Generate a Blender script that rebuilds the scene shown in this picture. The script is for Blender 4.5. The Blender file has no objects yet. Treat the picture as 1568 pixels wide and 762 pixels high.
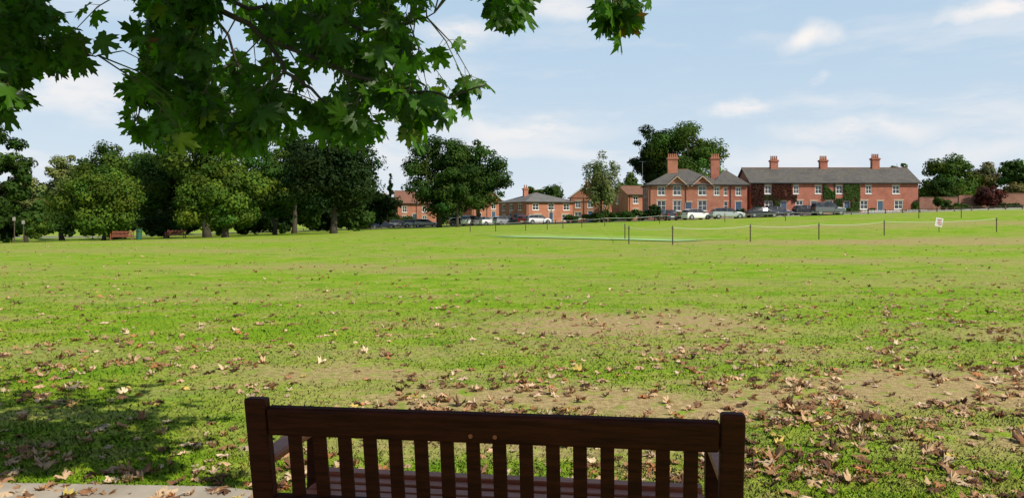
import bpy, math, random
import numpy as np
from mathutils import Vector, Matrix
RNG=np.random.default_rng(7)
random.seed(7)
EYE=1.6; F=1220.0; U0=784.0; V0=335.0
def bx(u,Y): return (u-U0)/F*Y
def bz(v,Y): return EYE+(V0-v)/F*Y
def tz(x,y):
    x=np.asarray(x,dtype=float); y=np.asarray(y,dtype=float)
    t=np.clip((y-20)/90,0,1); s=t*t*(3-2*t)
    return s*(0.6+0.034*np.clip(x,-90,90))
def tzf(x,y): return float(tz(x,y))
def vnoise(x,y,s,seed):
    r=np.random.default_rng(seed); g=r.random((64,64)); X_=(np.abs(x)/s+(x<0)*7.3)%62.9; Y_=(np.abs(y)/s)%62.9; i=X_.astype(int); j=Y_.astype(int); fx=X_-i; fy=Y_-j
    fx=fx*fx*(3-2*fx); fy=fy*fy*(3-2*fy)
    return (g[i,j]*(1-fx)+g[(i+1)%64,j]*fx)*(1-fy)+(g[i,(j+1)%64]*(1-fx)+g[(i+1)%64,(j+1)%64]*fx)*fy
scene=bpy.context.scene
col=scene.collection
# ------------------------------------------------------------ builders
def new_empty(name,loc=(0,0,0),rz=0):
    e=bpy.data.objects.new(name,None); e.empty_display_size=0.2
    e.location=loc; e.rotation_euler=(0,0,rz); col.objects.link(e); return e
def mesh_obj(name,V,Fc,mats,midx=None,parent=None,colors=None,smooth=False,fattr=None):
    me=bpy.data.meshes.new(name)
    V=np.asarray(V,dtype=np.float32)
    if isinstance(Fc,np.ndarray):
        n,k=Fc.shape
        me.vertices.add(len(V)); me.vertices.foreach_set('co',V.ravel())
        me.loops.add(n*k); me.loops.foreach_set('vertex_index',Fc.astype(np.int32).ravel())
        me.polygons.add(n); me.polygons.foreach_set('loop_start',np.arange(0,n*k,k,dtype=np.int32))
        me.update(calc_edges=True)
    else:
        me.from_pydata([tuple(map(float,v)) for v in V],[],Fc); me.update()
    if not isinstance(mats,(list,tuple)): mats=[mats]
    for m in mats: me.materials.append(m)
    if midx is not None: me.polygons.foreach_set('material_index',np.asarray(midx,dtype=np.int32))
    if colors is not None:
        a=me.color_attributes.new('Col','FLOAT_COLOR','POINT')
        c=np.ones((len(V),4),dtype=np.float32); c[:,:3]=colors; a.data.foreach_set('color',c.ravel())
    if fattr is not None:
        a=me.attributes.new('Dry','FLOAT','POINT'); a.data.foreach_set('value',np.asarray(fattr,dtype=np.float32).ravel())
    if smooth: me.polygons.foreach_set('use_smooth',np.ones(len(me.polygons),dtype=bool))
    me.update()
    o=bpy.data.objects.new(name,me); col.objects.link(o)
    if parent: o.parent=parent
    return o
class MB:
    def __init__(s): s.v=[]; s.f=[]; s.m=[]
    def quad(s,pts,m=0):
        b=len(s.v); s.v+= [tuple(p) for p in pts]; s.f.append(tuple(range(b,b+len(pts)))); s.m.append(m)
    def box(s,c,d,m=0,R=None):
        b=len(s.v)
        for dx in(-.5,.5):
            for dy in(-.5,.5):
                for dz in(-.5,.5):
                    p=Vector((dx*d[0],dy*d[1],dz*d[2]))
                    if R is not None: p=R@p
                    s.v.append((c[0]+p.x,c[1]+p.y,c[2]+p.z))
        for f in((0,1,3,2),(4,6,7,5),(0,4,5,1),(2,3,7,6),(0,2,6,4),(1,5,7,3)):
            s.f.append(tuple(b+i for i in f)); s.m.append(m)
    def tube(s,pts,rad,n=8,m=0,cap=True):
        pts=[Vector(p) for p in pts]; b=len(s.v)
        for i,p in enumerate(pts):
            d=(pts[min(i+1,len(pts)-1)]-pts[max(i-1,0)])
            if d.length<1e-6: d=Vector((0,0,1))
            d.normalize(); a=d.cross(Vector((0.31,0.95,0.1))); 
            if a.length<0.1: a=d.cross(Vector((1,0,0)))
            a.normalize(); c=d.cross(a); r=rad[i] if hasattr(rad,'__len__') else rad
            for k in range(n):
                t=2*math.pi*k/n; q=p+a*math.cos(t)*r+c*math.sin(t)*r; s.v.append(tuple(q))
        for i in range(len(pts)-1):
            for k in range(n):
                k2=(k+1)%n
                s.f.append((b+i*n+k,b+i*n+k2,b+(i+1)*n+k2,b+(i+1)*n+k)); s.m.append(m)
        if cap:
            s.f.append(tuple(b+k for k in range(n))[::-1]); s.m.append(m)
            e=b+(len(pts)-1)*n; s.f.append(tuple(e+k for k in range(n))); s.m.append(m)
    def obj(s,name,mats,parent=None,bevel=0,smooth=False):
        if not s.v: return None
        o=mesh_obj(name,s.v,s.f,mats,s.m,parent,smooth=smooth)
        if bevel:
            md=o.modifiers.new('bevel','BEVEL'); md.width=bevel; md.segments=2; md.limit_method='ANGLE'
        return o
# ------------------------------------------------------------ materials
def mat(name):
    m=bpy.data.materials.new(name); m.use_nodes=True; nt=m.node_tree
    return m,nt,nt.nodes['Principled BSDF'],nt.nodes['Material Output']
def N(nt,t,**kw):
    n=nt.nodes.new(t)
    for k,v in kw.items(): setattr(n,k,v)
    return n
def lk(nt,a,b): nt.links.new(a,b)
def math_(nt,op,a,b=None,clamp=False):
    n=N(nt,'ShaderNodeMath',operation=op,use_clamp=clamp)
    for i,x in enumerate((a,b)):
        if x is None: continue
        if isinstance(x,(int,float)): n.inputs[i].default_value=x
        else: lk(nt,x,n.inputs[i])
    return n.outputs[0]
def mixc(nt,f,a,b,mode='MIX'):
    n=N(nt,'ShaderNodeMix',data_type='RGBA',blend_type=mode)
    for i,x in((0,f),(6,a),(7,b)):
        if isinstance(x,(int,float)): n.inputs[i].default_value=x
        elif isinstance(x,tuple): n.inputs[i].default_value=(*x,1) if len(x)==3 else x
        else: lk(nt,x,n.inputs[i])
    return n.outputs[2]
def ramp(nt,x,lo,hi,smooth=True):
    n=N(nt,'ShaderNodeMapRange',interpolation_type='SMOOTHSTEP' if smooth else 'LINEAR')
    lk(nt,x,n.inputs[0]); n.inputs[1].default_value=lo; n.inputs[2].default_value=hi
    return n.outputs[0]
def noise(nt,vec,scale,detail=4,rough=.55,sc=None):
    if sc:
        mp=N(nt,'ShaderNodeMapping'); mp.inputs['Scale'].default_value=sc; lk(nt,vec,mp.inputs[0]); vec=mp.outputs[0]
    n=N(nt,'ShaderNodeTexNoise'); n.inputs['Scale'].default_value=scale; n.inputs['Detail'].default_value=detail
    n.inputs['Roughness'].default_value=rough; lk(nt,vec,n.inputs['Vector']); return n.outputs[0]
def objco(nt): return N(nt,'ShaderNodeTexCoord').outputs['Object']
def simple(name,c,rough=.7,var=.25,scale=6,metal=0,bump=0,c2=None,spec=.5):
    m,nt,b,_=mat(name); co=objco(nt)
    n=noise(nt,co,scale,4)
    c2=c2 or tuple(x*(1-var) for x in c)
    lk(nt,mixc(nt,ramp(nt,n,.3,.7),c,c2),b.inputs['Base Color'])
    b.inputs['Roughness'].default_value=rough; b.inputs['Metallic'].default_value=metal
    b.inputs['Specular IOR Level'].default_value=spec
    if bump:
        bp=N(nt,'ShaderNodeBump'); bp.inputs['Strength'].default_value=bump; bp.inputs['Distance'].default_value=.02
        lk(nt,n,bp.inputs['Height']); lk(nt,bp.outputs[0],b.inputs['Normal'])
    return m
# worn patches of the green (world x,y, half sizes, strength)
PATCH=[(2.1,12.2,2.6,1.7,1.),(3.3,13.2,1.8,1.2,.8),(0.9,7.0,3.4,.8,1.),(-2.1,8.1,1.8,.85,.9),(4.4,7.6,2.4,1.0,.95),(3.4,9.6,2.2,.6,.6),
       (-1.2,9.7,2.2,.6,.55),(4.2,5.7,1.8,.55,.9),(-6.0,9.5,1.8,1.0,.5),(-0.2,5.8,1.9,.45,.7),(7.5,11,2.4,1.2,.7),(9,20,5,1.8,.5),(-7,26,6,2.4,.45),(22,46,16,4.5,.85),(2,34,10,2.2,.4),(14,30,9,2.2,.55),(-20,40,10,4,.45),(34,70,22,5,.6),(-6,16,3.8,1.2,.5),(-30,60,16,5,.5),(5,16,5,.9,.4),(-3.6,6.4,1.4,.45,.45)]
def dry_np(x,y):
    k=np.clip(y/12,.5,3)
    xw=x+((vnoise(x+80,y,.9,21)-.5)*1.6+(vnoise(x+80,y,.33,22)-.5)*.9)*k; yw=y+((vnoise(x+80,y,.8,23)-.5)*1.0+(vnoise(x+80,y,.3,24)-.5)*.7)*k
    r=np.zeros_like(x)
    for px,py,sx,sy,a in PATCH:
        d=np.sqrt(((xw-px)/sx)**2+((yw-py)/sy)**2); t=np.clip((1.45-d)/1.2,0,1); r=np.maximum(r,a*t*t*(3-2*t))
    return r
def grass_color(nt,co):
    tot=N(nt,'ShaderNodeAttribute',attribute_name='Dry').outputs['Fac']
    n_big=noise(nt,co,.09,3,.6,(1,1.6,1)); n_mid=noise(nt,co,.8,5,.68,(1,1.4,1)); n_f=noise(nt,co,14,3,.7); n_ff=noise(nt,co,60,2,.7)
    n_b=noise(nt,co,4,4,.65)
    dry=math_(nt,'MULTIPLY',tot,ramp(nt,n_b,.27,.52))
    dry2=math_(nt,'MULTIPLY',ramp(nt,n_mid,.48,.70),.62); dry=math_(nt,'MAXIMUM',dry,dry2)
    dry3=math_(nt,'MULTIPLY',ramp(nt,n_big,.43,.64),.48); dry=math_(nt,'ADD',dry,math_(nt,'MULTIPLY',dry3,ramp(nt,n_b,.3,.65)),True)
    green=mixc(nt,ramp(nt,n_mid,.3,.6),(.165,.345,.010),(.31,.46,.020))
    green=mixc(nt,math_(nt,'MULTIPLY',ramp(nt,n_f,.4,.7),.7),green,(.115,.215,.010))
    straw=mixc(nt,ramp(nt,n_f,.35,.65),(.52,.39,.19),(.33,.235,.10))
    c=mixc(nt,dry,green,straw)
    c=mixc(nt,math_(nt,'MULTIPLY',ramp(nt,n_ff,.5,.7),.45),c,(.055,.065,.012))  # fine dark speckle paints tiny shadows into the turf colour
    return c,n_f,n_ff
def grass_mat():
    m,nt,b,_=mat('grass_turf'); co=objco(nt); c,nf,nff=grass_color(nt,co)
    lk(nt,c,b.inputs['Base Color']); b.inputs['Roughness'].default_value=.9; b.inputs['Specular IOR Level'].default_value=.08
    bp=N(nt,'ShaderNodeBump'); bp.inputs['Strength'].default_value=.5; bp.inputs['Distance'].default_value=.025
    lk(nt,math_(nt,'ADD',nf,nff),bp.inputs['Height']); lk(nt,bp.outputs[0],b.inputs['Normal']); return m
def blade_mat():
    m,nt,b,out=mat('grass_blade'); co=objco(nt); c,_,_=grass_color(nt,co)
    at=N(nt,'ShaderNodeAttribute',attribute_name='Col')
    c=mixc(nt,1.0,c,at.outputs['Color'],'MULTIPLY')
    lk(nt,c,b.inputs['Base Color']); b.inputs['Roughness'].default_value=.8; b.inputs['Specular IOR Level'].default_value=.1
    up=N(nt,'ShaderNodeCombineXYZ'); up.inputs[2].default_value=1; lk(nt,up.outputs[0],b.inputs['Normal'])
    return m
def leaf_mat(name,trans=.35,rough=.55,spec=.3,tint=(1.3,1.25,.6)):
    m,nt,b,out=mat(name); at=N(nt,'ShaderNodeAttribute',attribute_name='Col')
    lk(nt,at.outputs['Color'],b.inputs['Base Color']); b.inputs['Roughness'].default_value=rough; b.inputs['Specular IOR Level'].default_value=spec
    t=N(nt,'ShaderNodeBsdfTranslucent'); lk(nt,mixc(nt,1.0,at.outputs['Color'],tint,'MULTIPLY'),t.inputs[0])
    mx=N(nt,'ShaderNodeMixShader'); mx.inputs[0].default_value=trans
    lk(nt,b.outputs[0],mx.inputs[1]); lk(nt,t.outputs[0],mx.inputs[2]); lk(nt,mx.outputs[0],out.inputs[0]); return m
def brick_mat(name,c1,c2,mortar=(.36,.27,.21)):
    m,nt,b,_=mat(name); co=objco(nt)
    sx=N(nt,'ShaderNodeSeparateXYZ'); lk(nt,co,sx.inputs[0]); cb=N(nt,'ShaderNodeCombineXYZ')
    lk(nt,math_(nt,'ADD',sx.outputs[0],sx.outputs[1]),cb.inputs[0]); lk(nt,sx.outputs[2],cb.inputs[1])
    br=N(nt,'ShaderNodeTexBrick'); lk(nt,cb.outputs[0],br.inputs['Vector']); br.inputs['Scale'].default_value=1
    br.inputs['Brick Width'].default_value=.235; br.inputs['Row Height'].default_value=.085; br.inputs['Mortar Size'].default_value=.008
    br.inputs['Color1'].default_value=(*c1,1); br.inputs['Color2'].default_value=(*c2,1); br.inputs['Mortar'].default_value=(*mortar,1)
    n=noise(nt,co,.7,6,.65); n2=noise(nt,co,5,4,.6)
    c=mixc(nt,math_(nt,'MULTIPLY',ramp(nt,n,.4,.75),.6),br.outputs[0],tuple(x*.4 for x in c1))
    c=mixc(nt,math_(nt,'MULTIPLY',ramp(nt,n2,.45,.75),.35),c,tuple(min(1,x*1.35) for x in c2))
    lk(nt,c,b.inputs['Base Color']); b.inputs['Roughness'].default_value=.9; return m
def tile_mat(name,c1,c2,row=.25):
    m,nt,b,_=mat(name); co=objco(nt)
    sx=N(nt,'ShaderNodeSeparateXYZ'); lk(nt,co,sx.inputs[0]); cb=N(nt,'ShaderNodeCombineXYZ')
    lk(nt,math_(nt,'ADD',sx.outputs[0],math_(nt,'MULTIPLY',sx.outputs[1],.35)),cb.inputs[0]); lk(nt,sx.outputs[2],cb.inputs[1])
    br=N(nt,'ShaderNodeTexBrick'); lk(nt,cb.outputs[0],br.inputs['Vector']); br.inputs['Scale'].default_value=1
    br.inputs['Brick Width'].default_value=.3; br.inputs['Row Height'].default_value=row*.55; br.inputs['Mortar Size'].default_value=.012
    br.inputs['Color1'].default_value=(*c1,1); br.inputs['Color2'].default_value=(*c2,1); br.inputs['Mortar'].default_value=(*[x*.4 for x in c1],1)
    n=noise(nt,co,.9,6,.7); n2=noise(nt,co,.35,5,.6,(1,1,3))
    c=mixc(nt,math_(nt,'MULTIPLY',ramp(nt,n,.42,.7),.6),br.outputs[0],(.13,.115,.07))
    c=mixc(nt,math_(nt,'MULTIPLY',ramp(nt,n2,.45,.7),.5),c,tuple(x*.5 for x in c1))
    lk(nt,c,b.inputs['Base Color']); b.inputs['Roughness'].default_value=.8; return m
def wood_mat(name,c1,c2,rough=.45,scale=1,spec=.3):
    m,nt,b,_=mat(name); co=objco(nt)
    n=noise(nt,co,9*scale,6,.65,(.5,6,6)); n2=noise(nt,co,60*scale,3,.6,(.25,4,4)); n3=noise(nt,co,2.5,4)
    c=mixc(nt,ramp(nt,n,.35,.65),c1,c2); c=mixc(nt,math_(nt,'MULTIPLY',ramp(nt,n2,.5,.75),.4),c,tuple(x*.35 for x in c1))
    c=mixc(nt,math_(nt,'MULTIPLY',ramp(nt,n3,.5,.8),.3),c,tuple(min(1,x*1.6) for x in c2))
    lk(nt,c,b.inputs['Base Color']); b.inputs['Roughness'].default_value=rough; b.inputs['Specular IOR Level'].default_value=spec
    bp=N(nt,'ShaderNodeBump'); bp.inputs['Strength'].default_value=.35; bp.inputs['Distance'].default_value=.002
    lk(nt,math_(nt,'ADD',n,n2),bp.inputs['Height']); lk(nt,bp.outputs[0],b.inputs['Normal']); return m
M_turf=grass_mat(); M_blade=blade_mat()
M_leafT=leaf_mat('tree_foliage',.22,.7,.08,(1.3,1.3,.5)); M_leafM=leaf_mat('maple_leaf',.48,.42,.3,(2.5,3.0,.35)); M_dead=leaf_mat('fallen_leaf',.12,.75,.2,(1.2,1,.7))
M_bark=simple('bark',(.075,.058,.042),.95,.5,9,bump=.8)
M_brick=brick_mat('red_brick',(.43,.115,.065),(.31,.08,.048)); M_brick2=brick_mat('orange_brick',(.47,.155,.08),(.36,.11,.06)); M_wall=brick_mat('garden_wall_brick',(.27,.10,.065),(.20,.075,.05))
M_slate=tile_mat('slate_roof',(.085,.082,.082),(.14,.125,.11)); M_tile=tile_mat('clay_tile_roof',(.28,.12,.07),(.19,.09,.06)); M_slate2=tile_mat('grey_roof',(.17,.165,.16),(.22,.21,.20))
M_white=simple('white_paint',(.78,.78,.75),.5,.1,3); M_stone=simple('pale_lintel',(.5,.36,.26),.8,.2,5)
M_pot=simple('clay_pot',(.38,.16,.09),.8,.3,8); M_dark=simple('dark_trim',(.03,.03,.032),.5,.3,5)
def glass_mat():
    m,nt,b,_=mat('window_glass'); n=noise(nt,objco(nt),.8,3)
    lk(nt,mixc(nt,ramp(nt,n,.4,.65),(.012,.015,.018),(.07,.075,.08)),b.inputs['Base Color']); b.inputs['Roughness'].default_value=.06; b.inputs['Specular IOR Level'].default_value=.8; return m
M_glass=glass_mat()
M_bench=wood_mat('shaded_bench_wood',(.030,.0065,.0038),(.060,.0125,.0068),.6,spec=.10)  # shade painted into the bench wood; seat and armrests get a lighter copy
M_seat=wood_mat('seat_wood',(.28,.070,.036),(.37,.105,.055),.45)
M_bench2=wood_mat('weathered_red_wood',(.28,.09,.05),(.2,.07,.04),.6)
M_asph=simple('asphalt',(.06,.06,.062),.9,.3,3); M_kerb=simple('kerb_stone',(.35,.33,.3),.85,.2,3)
M_path=simple('concrete_path',(.46,.39,.30),.9,.3,2.2,bump=.5,c2=(.33,.28,.21))
M_tyre=simple('tyre_rubber',(.02,.02,.02),.85,.2,10); M_hub=simple('wheel_alloy',(.5,.5,.52),.3,.1,10,metal=.8)
M_post=simple('stake_wood',(.09,.065,.045),.85,.4,12); M_metal=simple('galvanised_metal',(.35,.36,.37),.5,.2,10,metal=.6)
# ------------------------------------------------------------ ground
xs=np.unique(np.round(np.concatenate([np.linspace(-3000,-130,14),np.arange(-130,131,2.5),np.arange(-22,22.1,.25),np.linspace(130,3000,14)]),3))
ys=np.unique(np.round(np.concatenate([np.linspace(-600,-20,8),np.arange(-20,3,4),np.arange(3,18,.2),np.arange(18,40,.5),np.arange(40,190,1.5),np.linspace(190,4500,18)]),3))
X,Y=np.meshgrid(xs,ys); Z=tz(X,Y)
V=np.stack([X.ravel(),Y.ravel(),Z.ravel()],1); nx=len(xs); ny=len(ys)
I,J=np.meshgrid(np.arange(nx-1),np.arange(ny-1)); a=(J*nx+I).ravel()
mesh_obj('grass_ground',V,np.stack([a,a+1,a+1+nx,a+nx],1),M_turf,smooth=True,fattr=dry_np(X,Y))
def drape(name,pts_l,pts_r,off,m,sub=1,parent=None,cross=4):
    L=[];n=len(pts_l)
    for i in range(n-1):
        k=max(1,int(math.dist(pts_l[i],pts_l[i+1])/sub))
        for j in range(k):
            t=j/k; L.append([np.array(pts_l[i])*(1-t)+np.array(pts_l[i+1])*t,np.array(pts_r[i])*(1-t)+np.array(pts_r[i+1])*t])
    L.append([np.array(pts_l[-1]),np.array(pts_r[-1])])
    V=[];Fc=[]
    for l,r in L:
        for c in range(cross+1):
            p=l*(1-c/cross)+r*c/cross; V.append((p[0],p[1],tzf(p[0],p[1])+off))
    w=cross+1
    for i in range(len(L)-1):
        for c in range(cross): Fc.append((i*w+c,i*w+c+1,(i+1)*w+c+1,(i+1)*w+c))
    return mesh_obj(name,V,Fc,m,parent=parent,smooth=True)
# road by the houses
RC=[(-160,182),(-80,172),(-40,160),(-8,143),(12,126),(28,117),(60,113.5),(130,112)]
def offs(P,d):
    out=[]
    for i in range(len(P)):
        a=np.array(P[max(i-1,0)],float); b=np.array(P[min(i+1,len(P)-1)],float); t=(b-a)/np.linalg.norm(b-a)
        out.append(tuple(np.array(P[i])+np.array([-t[1],t[0]])*d))
    return out
drape('road',offs(RC,3.2),offs(RC,-3.2),.03,M_asph,2)
drape('pavement',offs(RC,5.6),offs(RC,3.2),.14,M_path,2)
kb=MB(); 
for d,h in((3.2,.16),(-3.2,.14)):
    P=offs(RC,d)
    for i in range(len(P)-1):
        k=int(math.dist(P[i],P[i+1])/2)
        for j in range(k):
            A=np.array(P[i])+(np.array(P[i+1])-np.array(P[i]))*(j/k); B=np.array(P[i])+(np.array(P[i+1])-np.array(P[i]))*((j+1)/k)
            m_=(A+B)/2; an=math.atan2(B[1]-A[1],B[0]-A[0]); L_=math.dist(A,B)
            kb.box((m_[0],m_[1],tzf(*m_)+h/2-.02),(L_*.995,.15,h+.04),R=Matrix.Rotation(an,3,'Z'))
kb.obj('road_kerb',M_kerb)
# near path (left of bench)
edge=[(-14,5.6),(-9,5.1),(-6,4.88),(-4.2,4.83),(-2.9,4.80),(-1.75,4.74),(-1.35,4.62),(-1.25,4.2),(-1.2,3.9)]
base=[(-14,3.2),(-9,2.6),(-6,2.4),(-4.2,2.3),(-2.9,2.2),(-1.75,2.1),(-1.35,2.1),(-1.25,2.1),(-1.2,2.1)]
vv=[];ff=[]
for i,(e,b_) in enumerate(zip(edge,base)): vv+=[(e[0],e[1],.012),(b_[0],b_[1],.012),(e[0],e[1],-.05)]
for i in range(len(edge)-1): ff+=[(3*i,3*i+1,3*i+4,3*i+3),(3*i,3*i+3,3*i+5,3*i+2)]
mesh_obj('concrete_path',vv,ff,M_path)
def on_path(x,y):
    ey=np.interp(x,[e[0] for e in edge],[e[1] for e in edge]); return (x<-1.22)&(y<ey-.03*RNG.random(len(x)))&(y>2.1)
# cricket square
M_cov=simple('pale_green_cover',(.36,.56,.20),.85,.2,1); M_mown=simple('mown_square',(.30,.45,.04),.9,.3,.6)
drape('cricket_wicket',[(-3.5,66),(9.5,50.5)],[(2.2,66),(14.6,50.5)],.02,M_mown,1.5)
drape('wicket_cover',[(-1.8,60),(9.9,47.9)],[(.3,60.8),(11.9,48.9)],.05,M_cov,1.5)
# ------------------------------------------------------------ grass blades near
n=290000
yb=4.0*np.exp(RNG.random(n)**1.15*math.log(26/4.0)); xb=(RNG.random(n)*2-1)*(.74*yb+.3)
pt=dry_np(xb,yb)
keep=(RNG.random(n)>pt*1.1)&~on_path(xb,yb)&(RNG.random(n)<np.interp(yb,[4,9,26],[1,.8,.05]))
xb=xb[keep];yb=yb[keep];pt=pt[keep];n=len(xb)
h=(.012+.026*RNG.random(n)**1.6)*np.interp(yb,[4,10,26],[1,.85,.5]); w=.0022+.0006*yb
an=RNG.random(n)*2*math.pi; ln=h*(.3+1.1*RNG.random(n)); la=RNG.random(n)*2*math.pi
Vb=np.zeros((n,3,3)); Vb[:,0,0]=xb-np.cos(an)*w; Vb[:,0,1]=yb-np.sin(an)*w; Vb[:,1,0]=xb+np.cos(an)*w; Vb[:,1,1]=yb+np.sin(an)*w
Vb[:,2,0]=xb+np.cos(la)*ln; Vb[:,2,1]=yb+np.sin(la)*ln; Vb[:,2,2]=h
Vb[:,:,2]+=tz(xb,yb)[:,None]-.002
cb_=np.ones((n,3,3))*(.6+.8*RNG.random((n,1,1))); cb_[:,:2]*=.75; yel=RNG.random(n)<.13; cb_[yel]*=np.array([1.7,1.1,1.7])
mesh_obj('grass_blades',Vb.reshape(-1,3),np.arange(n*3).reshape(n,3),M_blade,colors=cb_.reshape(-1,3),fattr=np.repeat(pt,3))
# ------------------------------------------------------------ leaves
half=[(0,1.0),(.06,.86),(.17,.83),(.12,.68),(.13,.54),(.28,.62),(.37,.77),(.41,.64),(.62,.68),(.50,.52),(.53,.43),(.33,.31),(.50,.24),(.60,.10),(.44,.11),(.36,.01),(.2,.04),(.07,-.02)]
outl=half+[(0,.07)]+[(-x,y) for x,y in half[:0:-1]]
OUT=np.array(outl); K=len(OUT)
TPL=np.vstack([[0,.3],OUT]); TF=np.array([[0,i+1,(i+1)%K+1] for i in range(K)])
def leaves(name,pos,tip,nrm,size,colr,m,curl,parent=None,crumple=0,ground=False):
    n=len(pos)
    tip=tip/np.linalg.norm(tip,axis=1,keepdims=True)
    nrm=nrm-(nrm*tip).sum(1,keepdims=True)*tip; nrm/=np.linalg.norm(nrm,axis=1,keepdims=True)
    sd=np.cross(tip,nrm)
    x=TPL[None,:,0]*(0.9+.25*RNG.random((n,1))); y=TPL[None,:,1]*np.ones((n,1))
    c=curl[:,None]
    z=-c*(x**2)*1.3 - c*.5*(y-.3)**2 + .03*np.sin(x*14+RNG.random((n,1))*6)*np.abs(c)*2 + .10*np.abs(x)
    z=z+ (RNG.random((n,len(TPL)))-.5)*(.05*np.minimum(1,np.abs(c))+crumple)
    if crumple:
        ph=RNG.random((n,1))*6; z=z+.09*np.sin(7*x+4*y+ph)
        x=x*(.72+.25*RNG.random((n,1))); y=.3+(y-.3)*(.75+.25*RNG.random((n,1)))
    P=pos[:,None,:]+size[:,None,None]*(x[...,None]*sd[:,None]+(y[...,None]-(.3 if ground else 0))*tip[:,None]+z[...,None]*nrm[:,None])
    if ground:
        gz=tz(pos[:,0],pos[:,1])[:,None]; low=P[:,:,2].min(1,keepdims=True); P[:,:,2]-=np.maximum(low-gz-.004,0); P[:,:,2]=np.where(P[:,:,2]<gz+.003,gz+.003+(gz+.003-P[:,:,2])*.25,P[:,:,2])
    Fc=(TF[None]+(np.arange(n)*len(TPL))[:,None,None]).reshape(-1,3)
    C=np.repeat(colr[:,None,:],len(TPL),1); C[:,0]*=1.25
    return mesh_obj(name,P.reshape(-1,3),Fc,m,colors=C.reshape(-1,3),parent=parent)
def rdir(n):
    v=RNG.normal(size=(n,3)); return v/np.linalg.norm(v,axis=1,keepdims=True)
# fallen leaves
n=70000
yl=3.6*np.exp(RNG.random(n)**.82*math.log(80/3.6)); xl=(RNG.random(n)*2-1)*(.72*yl+.3)
r_=xl/yl
dens=np.interp(yl,[4,6,8,12,16,25,40,80],[.25,.30,.29,.20,.16,.15,.13,.05])
dens*=np.interp(r_,[-.7,-.3,0,.25,.65],[.65,.6,.75,1.15,1.4])
cl=.6*vnoise(xl+50,yl,.42,3)+.4*vnoise(xl+50,yl,1.5,4); dens*=np.clip((cl-.33)*3.9,0.14,2.2)
dens=np.where((yl>15)&(r_>0.0),dens*.55,dens)
keep=RNG.random(n)<dens*.85; xl=xl[keep];yl=yl[keep];n=len(xl)
sz=(.05+.07*RNG.random(n)**1.5)
tip=rdir(n); tip[:,2]*=.12; nr=rdir(n)*.32; nr[:,2]+=np.where(RNG.random(n)<.65,1,-1)
pal=np.array([(.50,.33,.19),(.36,.20,.10),(.22,.11,.055),(.60,.45,.29),(.42,.18,.07),(.12,.06,.035),(.50,.38,.10)])
cc=pal[RNG.choice(7,n,p=[.26,.20,.18,.15,.06,.12,.03])]*(.75+.5*RNG.random((n,1)))
pos=np.stack([xl,yl,tz(xl,yl)+.010+.014*RNG.random(n)],1)
leaves('fallen_leaves',pos,tip,nr,sz,cc,M_dead,(.15+.85*RNG.random(n))*np.where(RNG.random(n)<.7,1,-1),crumple=.18,ground=True)
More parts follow.
